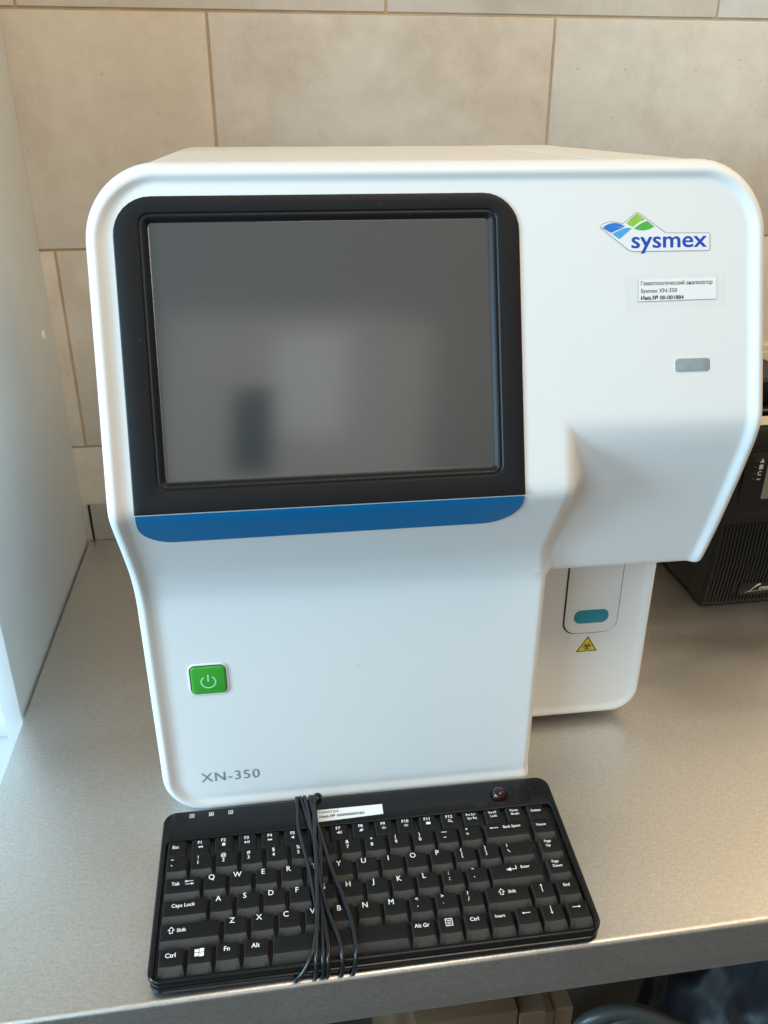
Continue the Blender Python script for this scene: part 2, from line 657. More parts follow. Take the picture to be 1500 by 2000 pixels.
# profile extruded along x: top, rounded nose, front lip, return
prof = [(-3, 0), (-718.5, 0)]
prof += [(-718.5 - 4.1 * math.sin(R(a)), -4.1 + 4.1 * math.cos(R(a))) for a in (15, 30, 45, 60, 75, 90)]
prof += [(-722.6, -34.6), (-721.9, -35.6), (-720.6, -35.9), (-716, -35.9), (-714.5, -37), (-714.5, -57.5), (-690, -57.5), (-690, -40), (-3, -40)]
xs = [-54.5, 300, 700, 1100, 1600]
rings = [[bm.verts.new((x, y, z)) for y, z in prof] for x in xs]
for a, b in zip(rings, rings[1:]):
    for k in range(len(prof)):
        k2 = (k + 1) % len(prof)
        bm.faces.new((a[k], a[k2], b[k2], b[k]))
bm.faces.new(rings[0])
bm.faces.new(list(reversed(rings[-1])))
bm_obj("top", bm, M['steel'], bench, mt, angle=30)
bm = bmesh.new()
bevel_box(bm, (-47, -3, 0.4), (1600, -1.2, 55), 0.6, 2)
bevel_box(bm, (-52.5, -3, 0.4), (-50.5, -0.6, 55), 0.5, 2)
bm_obj("backsplash", bm, M['steel'], bench, mt)
box_obj("end_gap", (-50.4, -1.6, 0.4), (-47.2, -0.4, 54.4), M['groove'], bench, 0.1, 1, mt)
for lx in (-40, 1540):
    for ly in (-690, -50):
        box_obj("leg", (lx, ly, -878), (lx + 38, ly + 38, -40.5), M['steel'], bench, 3, 2, mt)

# ---- laminate board on the left
board = empty("side_board", loc=(-0.067, -0.2, -0.88))
tag(board, "pale grey laminate upright board against the left end of the bench", "board")
mb = Matrix.Translation((0.067, 0.2, 0.88))
box_obj("panel", (-75.5, -394, -878), (-58, -1, 1500), M['board'], board, 0.8, 2, mb)
bm = bmesh.new()
bmesh.ops.create_uvsphere(bm, u_segments=20, v_segments=10, radius=6.5)
for v in bm.verts:
    v.co = Vector((v.co.z * 0.35 - 57.9, v.co.y - 50, v.co.x + 303))
bm_obj("screw_cap", bm, M['plug'], board, mb)

# ================================================================== THE ANALYZER
PSI = R(-1.0165)
T = math.tan(R(18.868))
ZK = 235.51
TOPZ = 517.35
Mroot = Matrix.Translation((0.0953, -0.63163, 0)) @ Matrix.Rotation(PSI, 4, 'Z')
an = empty("hematology_analyzer", Mroot)
tag(an, "large white benchtop blood analyzer with dark screen standing on the steel worktop", "analyzer")


def lean(z):
    return (z - ZK) * T


_zg = np.arange(-40, 600, 0.5)


def smooth_table(zz, yy, sig):
    y = np.interp(_zg, zz, yy)
    k = np.exp(-0.5 * (np.arange(-60, 61) * 0.5 / sig) ** 2)
    k /= k.sum()
    yp = np.concatenate([y[0] + (np.arange(-60, 0)) * (y[1] - y[0]), y, y[-1] + np.arange(1, 61) * (y[-1] - y[-2])])
    return np.convolve(yp, k, 'valid')


TL = smooth_table([-40, 6, 214, 224, 242, 262, 285, 300, 309, 600],
                  [79.7, 79, 76.3, 74.5, 68, 56, 41, 31, lean(309), lean(600)], 5.0)
TR = smooth_table([-40, 180, 213, 229, 259, 304, 336, 352, 600],
                  [105, 97, 86.5, 79.5, 68, 52.5, 42.5, lean(352), lean(600)], 5.0)


def FL(z):
    return np.interp(z, _zg, TL)


def FR(z):
    return np.interp(z, _zg, TR)


def sstep(t):
    t = np.clip(t, 0, 1)
    return t * t * t * (t * (6 * t - 15) + 10)


def base(x, z):
    fl, fr = FL(z), FR(z)
    # the column's flank runs back with a draft until it meets the overhang
    t = x - 311.5 - 5.0 * sstep((250.0 - z) / 40.0)
    k = 4.5
    ramp = 1.7 * np.where(t > k, t, np.where(t < -k, 0.0, (t + k) ** 2 / (4 * k)))
    gap = np.maximum(fr - fl, 0)
    k2 = np.clip(0.3 * gap, 0.01, 5.0)
    u = gap - ramp
    pos = np.where(u > k2, u, np.where(u < -k2, 0.0, (u + k2) ** 2 / (4 * k2)))
    return fr - np.minimum(pos, gap)


def sd_rrect(x, z, x0, z0, x1, z1, rbl, rbr, rtr, rtl):
    """inside distance to a rounded rectangle"""
    cx, cz = (x0 + x1) / 2, (z0 + z1) / 2
    r = np.where(x < cx, np.where(z < cz, rbl, rtl), np.where(z < cz, rbr, rtr))
    qx = np.abs(x - cx) - (x1 - x0) / 2 + r
    qz = np.abs(z - cz) - (z1 - z0) / 2 + r
    return -(np.minimum(np.maximum(qx, qz), 0) + np.hypot(np.maximum(qx, 0), np.maximum(qz, 0)) - r)


def rim(d, rf, raise_, crest, cove):
    """front offset (negative is forward) of the outer bead at inside distance d"""
    d = np.maximum(d, 0)
    f = np.where(d < rf, rf - np.sqrt(np.maximum(rf * rf - (rf - np.minimum(d, rf)) ** 2, 0)), 0)
    return f - raise_ * (1 - sstep((d - crest) / (cove - crest)))


OX0, OX1, OZ0 = 1.0, 450.0, 6.0
NX, NZ = 319.5, 213.0      # the notch over the sample port: x > NX, z < NZ


def cover_y(x, z):
    x = np.asarray(x, float)
    z = np.asarray(z, float)
    d = sd_rrect(x, z, OX0, OZ0, OX1, TOPZ, 36, 5, 46, 46)
    dn = np.hypot(np.maximum(NX - x, 0), np.maximum(z - NZ, 0))
    y = base(x, z) + rim(d, 8.0, 4.2, 4.5, 13.0)
    rn = 6.5
    y = y + np.where(dn < rn, rn - np.sqrt(np.maximum(rn * rn - (rn - np.minimum(dn, rn)) ** 2, 0)), 0)
    # shallow pocket behind the display
    y = y + 8.0 * np.clip(np.minimum(np.minimum(x - 24, 272 - x), np.minimum(z - 316, 490 - z)) / 4.0, 0, 1)
    return y


def resample(pts, step):
    out = []
    n = len(pts)
    for i in range(n):
        a, b = Vector(pts[i]), Vector(pts[(i + 1) % n])
        k = max(1, int(math.ceil((b - a).length / step)))
        for j in range(k):
            out.append(tuple(a + (b - a) * (j / k)))
    return out


def seg_dist(P, poly_):
    A = np.array(poly_)
    B = np.roll(A, -1, axis=0)
    d = np.full(len(P), 1e9)
    for a, b in zip(A, B):
        ab = b - a
        t = np.clip(((P - a) @ ab) / (ab @ ab), 0, 1)
        d = np.minimum(d, np.hypot(*(P - a - t[:, None] * ab).T))
    return d


def inside(P, poly_):
    A = np.array(poly_)
    B = np.roll(A, -1, axis=0)
    c = np.zeros(len(P), bool)
    for a, b in zip(A, B):
        cond = (a[1] > P[:, 1]) != (b[1] > P[:, 1])
        xx = (b[0] - a[0]) * (P[:, 1] - a[1]) / (b[1] - a[1] + 1e-12) + a[0]
        c ^= cond & (P[:, 0] < xx)
    return c


def height_shell(name, outline, yfun, yend, m, parent, step=3.0, ds=(0.25, 0.9, 1.9, 3.2, 4.6, 6.2, 8, 9.8, 11.6, 13.4, 15.4)):
    """front surface y = yfun(x, z) over an outline in (x, z), with a skirt running back to yend(x, z)"""
    O = resample(outline, step)
    n = len(O)
    A = np.array(O)
    tang = np.roll(A, -1, 0) - np.roll(A, 1, 0)
    tang /= np.linalg.norm(tang, axis=1)[:, None]
    nor = np.stack([-tang[:, 1], tang[:, 0]], 1)
    pts = [A]
    for d in ds:
        q = A + nor * d
        ok = seg_dist(q, O) > d - 0.12
        ok &= inside(q, O)
        pts.append(q[ok])
    lo, hi = A.min(0), A.max(0)
    gx, gz = np.meshgrid(np.arange(lo[0] + 1.3, hi[0], step), np.arange(lo[1] + 1.1, hi[1], step))
    g = np.stack([gx.ravel(), gz.ravel()], 1)
    g = g[inside(g, O)]
    g = g[seg_dist(g, O) > ds[-1] + step * 0.6]
    pts.append(g)
    P = np.concatenate(pts)
    res = delaunay_2d_cdt([Vector(p) for p in P], [(i, (i + 1) % n) for i in range(n)], [], 1, 1e-5)
    V = np.array([tuple(v) for v in res[0]])
    Y = yfun(V[:, 0], V[:, 1])
    verts = [(v[0], y, v[1]) for v, y in zip(V, Y)]
    faces = [tuple(f) for f in res[2]]
    orig = res[3]
    first = {}
    for i, o in enumerate(orig):
        for k in o:
            if k < n:
                first[k] = i
    idx = [first[k] for k in range(n)]
    ye = yend(A[:, 0], A[:, 1])
    b = len(verts)
    for k in range(n):
        verts.append((A[k, 0], ye[k], A[k, 1]))
    for k in range(n):
        k2 = (k + 1) % n
        faces.append((idx[k2], idx[k], b + k, b + k2))
    bm = bmesh.new()
    vs = [bm.verts.new(v) for v in verts]
    for f in faces:
        try:
            bm.faces.new([vs[i] for i in f])
        except ValueError:
            pass
    return bm_obj(name, bm, m, parent, angle=55)


# outline of the front cover, counter-clockwise seen from the front
oc = []
oc += [(OX0 + 36 + 36 * math.cos(R(a)), OZ0 + 36 + 36 * math.sin(R(a))) for a in np.linspace(180, 270, 14)]
oc += [(NX - 5 + 5 * math.cos(R(a)), OZ0 + 5 + 5 * math.sin(R(a))) for a in np.linspace(270, 360, 6)]
oc += [(NX, NZ - 0.01)]
oc += [(OX1 - 5 + 5 * math.cos(R(a)), NZ + 5 + 5 * math.sin(R(a))) for a in np.linspace(270, 360, 6)]
oc += [(OX1 - 46 + 46 * math.cos(R(a)), TOPZ - 46 + 46 * math.sin(R(a))) for a in np.linspace(0, 90, 16)]
oc += [(OX0 + 46 + 46 * math.cos(R(a)), TOPZ - 46 + 46 * math.sin(R(a))) for a in np.linspace(90, 180, 16)]


def cover_end(x, z):
    return np.where(z < 470, 160.0, 160 + (107.5 - 160) * np.clip((z - 470) / 40, 0, 1))


height_shell("front_cover", oc, cover_y, cover_end, M['white'], an)


# body behind the cover: two halves that meet in the seam on top
def body_half(name, x0, x1, rl, rr, dz):
    pr_ = rrect(x0, 214, x1, TOPZ - 1.2 + dz, (1, 1, rr, rl), 12)
    e = 1.0
    pin = rrect(x0 + e, 214 + e, x1 - e, TOPZ - 1.2 + dz - e, (1, 1, max(rr - e, 0.5), max(rl - e, 0.5)), 12)
    loops = [[(x, 107, z) for x, z in pin], [(x, 108, z) for x, z in pr_], [(x, 446, z) for x, z in pr_], [(x, 450.6, z) for x, z in rrect(x0 + 3, 217, x1 - 3, TOPZ - 4.2 + dz, (1, 1, max(rr - 3, 0.5), max(rl - 3, 0.5)), 12)]]
    return lofted(name, [list(reversed(l)) for l in loops], M['white_body'], an, cap_start=True, angle=25)


body_half("body", 2.0, 342.2, 45, 0.8, 0)
body_half("side_panel", 343.4, 449.0, 0.8, 45, 0.5)


# recessed lower part with the sample port
def port_y(x, z):
    x = np.asarray(x, float)
    z = np.asarray(z, float)
    d = sd_rrect(x, z, 200, 9.0, 450, 320, 5, 27, 5, 5)
    return 157.0 + rim(d, 7.0, 3.2, 3.2, 11.5)


op = [(290, 9.0)]
op += [(450 - 27 + 27 * math.cos(R(a)), 9 + 27 + 27 * math.sin(R(a))) for a in np.linspace(270, 360, 12)]
op += [(450, 236), (290, 236)]
height_shell("port_panel", op, port_y, lambda x, z: np.full(len(x), 446.0), M['white'], an, step=4.0)
for fx in (40, 280, 415):
    for fy in (120, 400):
        bm = bmesh.new()
        bmesh.ops.create_cone(bm, cap_ends=True, segments=20, radius1=13, radius2=14, depth=12, matrix=Matrix.Translation((fx, fy if fx < 400 else max(fy, 200), 6.0)))
        bm_obj("foot", bm, M['groove'], an)
# base tray closing the underside
box_obj("base_tray", (12, 110, 11), (316, 440, 40), M['white_body'], an, 3)

# ---- lean-plane frame: local x = right, y = up along the face, z = out of the face
Lz = 300.0
CA = math.cos(R(18.868))
MF = frame((0, lean(Lz), Lz), (1, 0, 0), (0, T, 1))


def up(z):
    return (z - Lz) / CA


# ---- display: bezel, screen
def L3(x0, z0, x1, z1, r, h, n=8):
    return [(x, y, h) for x, y in rrect(x0, up(z0), x1, up(z1), r, n)]


dsp = empty("display")
dsp.parent = an
dsp.matrix_local = MF
bx0, bx1, bz0, bz1 = 18.2, 277.4, 310.2, 498.2
lx0, lx1 = 39.4, 256.9
lz0, lz1 = 329.1, 483.4


def bz(i, h, r=None, rr=None):
    a, b = bx0 + i, bx1 - i
    lo_, hi_ = up(bz0) + i, up(bz1) - i
    tl = max(24 - i, 1)
    return [(x, y, h) for x, y in rrect(a, lo_, b, hi_, (0.6, 0.6, tl, tl), 8)]


def inner(i, h, r):
    return [(x, y, h) for x, y in rrect(lx0 - i, up(lz0) - i, lx1 + i, up(lz1) + i, r, 8)]


loops = [bz(0, -1.0), bz(0, 0.7), bz(0.3, 1.0), bz(0.9, 1.15), inner(6.2, 1.15, 7.5), inner(5.7, 0.95, 7.2), inner(5.4, 0.1, 7.0), inner(4.9, 0.0, 6.5),
         inner(4.3, 0.35, 6.0), inner(3.2, 0.45, 5.2), inner(1.4, -1.6, 3.2), inner(0.6, -2.6, 2.6), inner(-0.8, -2.9, 2.2)]
lofted("bezel", loops, M['bezel'], dsp, cap_end=False, angle=60)
lofted("screen", [inner(0.4, -3.2, 2.4), inner(0.3, -2.72, 2.4), inner(-0.6, -2.55, 2.0)], M['lcd'], dsp, angle=30)


# ---- surface-hugging patch (for the blue strip)
def hug(name, pts2, h, m, parent, step=2.5, thick=1.2):
    O = resample(pts2, step)
    n = len(O)
    A = np.array(O)
    lo, hi = A.min(0), A.max(0)
    gx, gz = np.meshgrid(np.arange(lo[0] + 1, hi[0], step), np.arange(lo[1] + 1, hi[1], step))
    g = np.stack([gx.ravel(), gz.ravel()], 1)
    g = g[inside(g, O)]
    g = g[seg_dist(g, O) > step * 0.5]
    P = np.concatenate([A, g])
    res = delaunay_2d_cdt([Vector(p) for p in P], [(i, (i + 1) % n) for i in range(n)], [], 1, 1e-5)
    V = np.array([tuple(v) for v in res[0]])
    first = {}
    for i, o in enumerate(res[3]):
        for k in o:
            if k < n:
                first[k] = i
    e = 0.3
    Y = base(V[:, 0], V[:, 1]) - h
    verts = [(v[0], y, v[1]) for v, y in zip(V, Y)]
    faces = [tuple(f) for f in res[2]]
    b = len(verts)
    yb = base(A[:, 0], A[:, 1]) - h + thick
    verts += [(A[k, 0], yb[k], A[k, 1]) for k in range(n)]
    for k in range(n):
        k2 = (k + 1) % n
        faces.append((first[k2], first[k], b + k, b + k2))
    bm = bmesh.new()
    vs = [bm.verts.new(v) for v in verts]
    for f in faces:
        bm.faces.new([vs[i] for i in f])
    return bm_obj(name, bm, m, parent, angle=45)


bs = [(18.3, 308.6), (17.9, 300)]
bs += [(18 + 22 - 22 * math.cos(R(a)), 298 - 17 * math.sin(R(a))) for a in np.linspace(8, 90, 9)]
bs += [(252 + 25.4 * math.sin(R(a)), 302.5 - 20.5 * math.cos(R(a))) for a in np.linspace(0, 85, 10)]
bs += [(277.4, 308.6)]
hug("trim_strip", bs, 0.9, M['blue'], an)

# ---- logo sticker, inventory label, indicator
lg = empty("logo_sticker")
lg.parent = an
lg.matrix_local = MF
lo_ = [(332.9, 476.5), (334.0, 478.0), (335.8, 478.9), (338.5, 479.6), (341.5, 479.7), (345, 479.3), (348.6, 478.4), (356.5, 484.3), (358.6, 485.1), (360.3, 484.5), (378.6, 472.4),
       (409.0, 472.0), (409.9, 471.2), (409.9, 461.8), (409.2, 461.0), (355.5, 461.2), (352.0, 462.5)]


def pu(pts):
    return [(x, up(z)) for x, z in pts]


def flat(name, geo, m, parent, z, matrix=None):
    v = [(x, y, z + q) for x, y, q in geo[0]]
    return mesh_obj(name, v, geo[1], m, parent, matrix, smooth=False)


lop = list(reversed(pu(lo_)))
vs, fs = loft([[(x, y, 0.02) for x, y in lop], [(x, y, 0.22) for x, y in lop]])
mesh_obj("backing", vs, fs, M['logo_white'], lg, smooth=False)
flat("outline", stroke(lop, 0.42, closed=True), M['logo_edge'], lg, 0.26)


def fan(pts):
    c = (sum(p[0] for p in pts) / len(pts), sum(p[1] for p in pts) / len(pts))
    n = len(pts)
    return [(p[0], p[1], 0) for p in pts] + [(c[0], c[1], 0)], [(n, i, (i + 1) % n) for i in range(n)]


def curvy(pts):
    q = [(p[0], p[1], 0) for p in pu(pts)]
    q = q[-2:] + q + q[:3]
    s = smooth_path(q, 5)
    return [(p.x, p.y) for p in s[10:10 + 5 * len(pts)]]


# leaf shapes: each a lens with two pointed tips
def lens(a, b, bulge1, bulge2, n=10):
    a, b = Vector(pu([a])[0]), Vector(pu([b])[0])
    d = b - a
    nn = Vector((-d.y, d.x))
    p = []
    for k in range(n + 1):
        t = k / n
        p.append(tuple(a + d * t + nn * bulge1 * 4 * t * (1 - t)))
    for k in range(n - 1, 0, -1):
        t = k / n
        p.append(tuple(a + d * t + nn * bulge2 * 4 * t * (1 - t)))
    return p


flat("leaf", fan(lens((334.4, 476.2), (350.3, 476.7), 0.17, -0.02) ), M['deep_blue'], lg, 0.25)
flat("leaf", fan(pu([(334.4, 475.9), (338, 476.3), (342, 476.3), (346, 476.2), (350.0, 476.4), (345.7, 474.9), (340.4, 472.9)])), M['deep_blue'], lg, 0.247)
flat("leaf", fan(pu([(340.9, 472.4), (344.5, 473.8), (348, 475.3), (351.3, 476.0), (355.0, 475.6), (350.8, 472.3), (346.2, 468.9)])), M['sky_blue'], lg, 0.25)
flat("leaf", fan(pu([(350.9, 478.7), (354.6, 482.0), (358.4, 484.7), (361.7, 482.8), (364.6, 480.7), (361.2, 479.7), (358, 478.0), (355.4, 476.3), (353.2, 477.2)])), M['lime'], lg, 0.25)
flat("leaf", fan(pu([(356.3, 475.4), (359.2, 477.3), (362.3, 478.9), (365.7, 480.0), (368.4, 478.2), (370.6, 476.3), (367.2, 474.7), (363, 474.0), (359.2, 474.4)])), M['leaf'], lg, 0.25)
ws = fit_text("sysmex", 354.4, 407.9, up(463.4), 11.3, bold=0.035)
flat("lettering", ws, M['logo_blue'], lg, 0.27)

il = empty("inventory_label")
il.parent = an
il.matrix_local = MF
flat("tape", poly(pu([(350.6, 424.0), (420.8, 425.2), (421.4, 446.5), (349.2, 446.6)])), M['tape'], il, 0.16)
lp = pu([(358.8, 429.9), (414.9, 430.5), (414.6, 443.6), (358.9, 443.5)])
vs, fs = loft([[(x, y, 0.02) for x, y in lp], [(x, y, 0.34) for x, y in lp]])
mesh_obj("paper", vs, fs, M['paper'], il, smooth=False)
flat("edge", merge([stroke([lp[3], lp[0], lp[1]], 0.35)]), M['logo_edge'], il, 0.37)
g = merge([fit_text("Гематологический анализатор", 360.8, 411.8, up(440.0), 2.8, 0.02),
           fit_text("Sysmex XN-350", 360.8, 386.4, up(435.4), 2.8, 0.02),
           fit_text("Инв.№ 00-001884", 360.8, 391.2, up(431.0), 2.7, 0.06)])
flat("lettering", g, M['black_ink'], il, 0.40)

iw = empty("indicator")
iw.parent = an
iw.matrix_local = MF
lofted("rim", [[(x, y, h) for x, y in rrect(385.0 - i, up(384.2) - i, 410.6 + i, up(393.3) + i, 2.6 + i, 6)] for i, h in ((0.55, 0.0), (0.3, 0.2), (0.08, 0.18), (0, -0.6))], M['white'], iw, cap_end=False)
lofted("lens", plate(385.1, up(384.3), 410.5, up(393.2), 2.4, 0.08, 0.3), M['lens'], iw)

# ---- lower panel: power button, model lettering
ML = frame((0, 77.05, 141.6), (1, 0, 0), (0, -0.0118, 1))
pb = empty("power_button")
pb.parent = an
pb.matrix_local = ML
bw = (34.0, -13.2, 61.4, 13.2)
lofted("surround", [[(x, y, h) for x, y in rrect(bw[0] - i, bw[1] - i, bw[2] + i, bw[3] + i, 4.2 + i, 8)] for i, h in ((2.2, 0.0), (1.4, 0.75), (0.8, 0.8), (0.45, 0.5), (0.4, 0.1))], M['white'], pb, cap_end=False)
lofted("gap", [[(x, y, h) for x, y in rrect(bw[0] - .8, bw[1] - .8, bw[2] + .8, bw[3] + .8, 4.4, 8)] for h in (-0.2, 0.12)], M['groove'], pb)
lofted("cap", [[(x, y, h) for x, y in rrect(bw[0] + i + .3, bw[1] + i, bw[2] - i, bw[3] - i - .5, 3.6, 8)] for i, h in ((0, 0.1), (0, 1.0), (0.4, 1.5), (1.3, 1.75))], M['green'], pb)
cx, cy = 47.6, -0.3
g = merge([stroke(arc(cx, cy - 1.0, 5.6, 90 + 35, 90 + 325, 30), 1.15), stroke([(cx, cy - 0.6), (cx, cy + 5.9)], 1.25)])
flat("power_symbol", g, M['mint'], pb, 1.8)
MT = frame((0, 78.45, 36.2), (1, 0, 0), (0, -0.0118, 1))
flat("model_lettering", fit_text("XN-350", 32.8, 81.2, 0.2, 10.0, 0.0, spacing=1.12), M['ink'], an, 0.12, MT)

flat("hair_mark", stroke([(0, 0), (1.2, -1.2), (2.2, -2.6), (2.8, -4.4), (3.0, -5.6)], 0.16), M['ink'], an, 0.2, frame((165, 77.0, 145), (1, 0, 0), (0, -0.0118, 1)))  # stray hair on the lower panel

# ---- sample port door, pad, biohazard sign
MP = frame((0, 157.0, 0), (1, 0, 0), (0, 0, 1))
dr = empty("sample_door")
dr.parent = an
dr.matrix_local = MP
lofted("gap", [[(x, y, h) for x, y in rrect(365.4, 103.4, 418.6, 232, (13, 13, 2, 2), 8)] for h in (-0.4, 0.1)], M['groove'], dr)
lofted("door", plate(367.0, 104.5, 417.8, 231, (12, 12, 2, 2), 1.3, 0.5, 8), M['white'], dr)
lofted("pad", plate(375.3, 115.3, 408.7, 129.6, 6.6, 1.6, 0.15, 8), M['teal'], dr)
bh = empty("biohazard_sign")
bh.parent = an
bh.matrix_local = MP
tri = [(381.0, 82.6), (402.6, 82.6), (391.8, 100.3)]
vs, fs = loft([[(x, y, 0.0) for x, y in tri], [(x, y, 0.2) for x, y in tri]])
mesh_obj("sticker", vs, fs, M['yellow'], bh, smooth=False)
ctr = (391.8, 88.5)
tin = [(c[0] * .87 + ctr[0] * .13, c[1] * .87 + ctr[1] * .13) for c in tri]
parts = [stroke(tin, 0.85, closed=True)]
for k in range(3):
    a = 90 + 120 * k
    qx, qy = ctr[0] + 1.95 * math.cos(R(a)), ctr[1] + 1.95 * math.sin(R(a))
    parts.append(stroke(arc(qx, qy, 2.15, a + 35, a + 325, 18), 0.72))
parts.append(stroke(arc(ctr[0], ctr[1], 2.5, 0, 360, 22), 0.42))
flat("symbol", merge(parts), M['black_ink'], bh, 0.24)

# ================================================================== KEYBOARD
ka = R(-0.74986)
kt = R(5.66312)
ex = Vector((math.cos(ka), math.sin(ka), 0))
ey0 = Vector((-math.sin(ka), math.cos(ka), 0))
ey = ey0 * math.cos(kt) + Vector((0, 0, math.sin(kt)))
KM = frame((98.2, -719.5, 16.0), ex, ey)
kb = empty("keyboard", Matrix.Translation((0.258, -0.65, 0)))
tag(kb, "compact black keyboard with trackball, its cord wound round it, in front of the analyzer", "keyboard")
KL = kb.matrix_world.inverted() @ KM


def kpart(name, vs, fs, m, smooth=True, parent=kb, matrix=KL):
    return mesh_obj(name, vs, fs, m, parent, matrix, smooth)


def kr(x0, y0, x1, y1, r, h, n=8):
    return [(x, y, h) for x, y in rrect(x0, y0, x1, y1, r, n)]


def KW(i, h):
    return kr(4.3 - i, 2.6 - i, 315.6 + i, 113.6 + i, 2.5, h)


lofted("case", [kr(1.2, 1.2, 319.6, 140.8, 9, -6.6), kr(0.2, 0.2, 320.6, 141.8, 10, -5.8), kr(0, 0, 320.8, 142, 10, -4.6), kr(0, 0, 320.8, 142, 10, -1.4), kr(0.4, 0.4, 320.4, 141.6, 10, -0.4), kr(1.3, 1.3, 319.5, 140.7, 9, 0),
                KW(0.5, 0), KW(0.1, -0.3), KW(0, -0.8), KW(0, -4.6)], M['kb'], kb, KL, cap_start=True, cap_end=False, angle=50)
lofted("key_well", [KW(0.2, -4.9), KW(0.2, -4.5)], M['well'], kb, KL)
lofted("base", [kr(4, 4, 317, 138, 9, -13.0), kr(1.2, 0.6, 319.8, 141, 10, -12.2), kr(0.4, -0.6, 320.6, 141.6, 10, -11), kr(0.6, -0.4, 320.4, 141.4, 10, -7.6), kr(2.2, 1.6, 318.6, 139.8, 9, -6.7)], M['kb'], kb, KL, cap_start=True, angle=50)
for fx in (24, 282):
    bm = bmesh.new()
    bevel_box(bm, (fx, 122, -27.0), (fx + 16, 131, -12.0), 1.2, 2)
    bm_obj("foot", bm, M['well'], kb, KL)

KH = 3.0      # height of the key tops above the case frame


def key_shape(w, d, low=False):
    """a cap with concave top, wide front slope; returns verts, faces and the height of the top at (x, y)"""
    b = -4.0
    if low:
        it, ib, isd, top, dip = 1.6, 1.2, 1.5, KH - 1.4, 0.15
    else:
        it, ib, isd, top, dip = 5.4, 1.0, 1.9, KH, 0.55
    hw, hd = w / 2 - 0.35, d / 2 - 0.35
    n = 8
    tx0, tx1, ty0, ty1 = -hw + isd, hw - isd, -hd + it, hd - ib

    def z(x, y):
        t = 2 * (x - tx0) / (tx1 - tx0) - 1
        s = (y - ty0) / (ty1 - ty0)
        wide = min(1.0, 15.0 / (tx1 - tx0))
        return top - dip * (1 - t * t) * wide + (0.35 * s if not low else 0.0)

    def ring(x0, y0, x1, y1, zf):
        out = []
        for k in range(n):
            out.append((x0 + (x1 - x0) * k / n, y0))
        for k in range(2):
            out.append((x1, y0 + (y1 - y0) * k / 2))
        for k in range(n):
            out.append((x1 - (x1 - x0) * k / n, y1))
        for k in range(2):
            out.append((x0, y1 - (y1 - y0) * k / 2))
        return [(x, y, zf(x, y)) for x, y in out]

    rs = [ring(-hw, -hd, hw, hd, lambda x, y: b), ring(-hw + .1, -hd + .1, hw - .1, hd - .1, lambda x, y: b + 1.2),
          ring(tx0 - .25, ty0 - .35, tx1 + .25, ty1 + .2, lambda x, y: z(min(max(x, tx0), tx1), min(max(y, ty0), ty1)) - 0.32),
          ring(tx0 + .25, ty0 + .3, tx1 - .25, ty1 - .2, z)]
    vs, fs = loft(rs, cap_end=False)
    # top: quads across
    o = 3 * (2 * n + 4)
    fr = [o + k for k in range(n + 1)]
    bk = [o + n + 2 + n - k for k in range(n + 1)]
    midr, midl = o + n + 1, o + 2 * n + 3
    mids = [midl]
    for k in range(1, n):
        x = (rs[3][k][0])
        y = (rs[3][0][1] + rs[3][n + 2][1]) / 2
        vs.append((x, y, z(x, y)))
        mids.append(len(vs) - 1)
    mids.append(midr)
    for k in range(n):
        fs.append((fr[k], fr[k + 1], mids[k + 1], mids[k]))
        fs.append((mids[k], mids[k + 1], bk[k + 1], bk[k]))
    return vs, fs, z, (tx0, tx1, ty0, ty1)


_kc = {}


def key(u, v, w, d, legend=None, low=False):
    k = (round(w, 2), round(d, 2), low)
    if k not in _kc:
        vs, fs, z, box = key_shape(w, d, low)
        nside = 3 * 20
        o = mesh_obj("key", vs, fs, M['key'], kb, KL @ Matrix.Translation((u * MM, v * MM, 0)), mats=[M['key'], M['skirt']],
                     fmat=[1 if f < 40 else 0 for f in range(len(fs))])
        o.data.set_sharp_from_angle(angle=R(38))
        _kc[k] = (o.data, z, box)
    else:
        o = link("key", _kc[k][0], kb, KL @ Matrix.Translation((u * MM, v * MM, random.uniform(-0.12, 0.12) * MM)))
    if legend:
        z, box = _kc[k][1], _kc[k][2]
        vs, fs = legend
        vs = [(x, y, z(min(max(x, box[0]), box[1]), min(max(y, box[2]), box[3])) + 0.10 + q) for x, y, q in vs]
        mesh_obj("legend", vs, fs, M['legend'], o, None, smooth=False)
    return o


def txt(s, x, y, cap, bold=None, align='CENTER', squeeze=1.0):
    bold = 0.022 if cap > 3.5 else 0.035
    return shift(text_geo(s, cap * (1.0 if cap > 3.5 else 1.06), bold, align, squeeze), x, y)


def arrow(x, y, ln, ang, w=0.5, hd=1.5, open_=False):
    """line arrow centred at x, y"""
    h = ln / 2
    g = merge([stroke([(-h, 0), (h - hd * 0.8, 0)], w), ([(h, 0, 0), (h - hd, hd * 0.62, 0), (h - hd, -hd * 0.62, 0)], [(0, 1, 2)])])
    return shift(g, x, y, rot=ang)


def shift_icon(x, y):
    p = [(-1.0, -2.0), (1.0, -2.0), (1.0, 0.2), (2.1, 0.2), (0, 2.6), (-2.1, 0.2), (-1.0, 0.2)]
    return shift(stroke(p, 0.45, closed=True), x, y)


def tri_(x, y, s, right=True):
    k = s if right else -s
    return [(x - k / 2, y - s / 2, 0), (x + k / 2, y, 0), (x - k / 2, y + s / 2, 0)], [(0, 1, 2)]


def rect(x0, y0, x1, y1):
    return poly([(x0, y0), (x1, y0), (x1, y1), (x0, y1)])


# rows (v of row centre), main pitch 19.1 mm
D = 18.4
rowN, rowQ, rowA, rowZ, rowB = 88.0, 69.4, 50.8, 32.2, 13.5
rowF = 105.4


def letter(u, v, s):
    key(u, v, 18.7, D, txt(s, -2.4, 4.4, 4.3, 0.03))


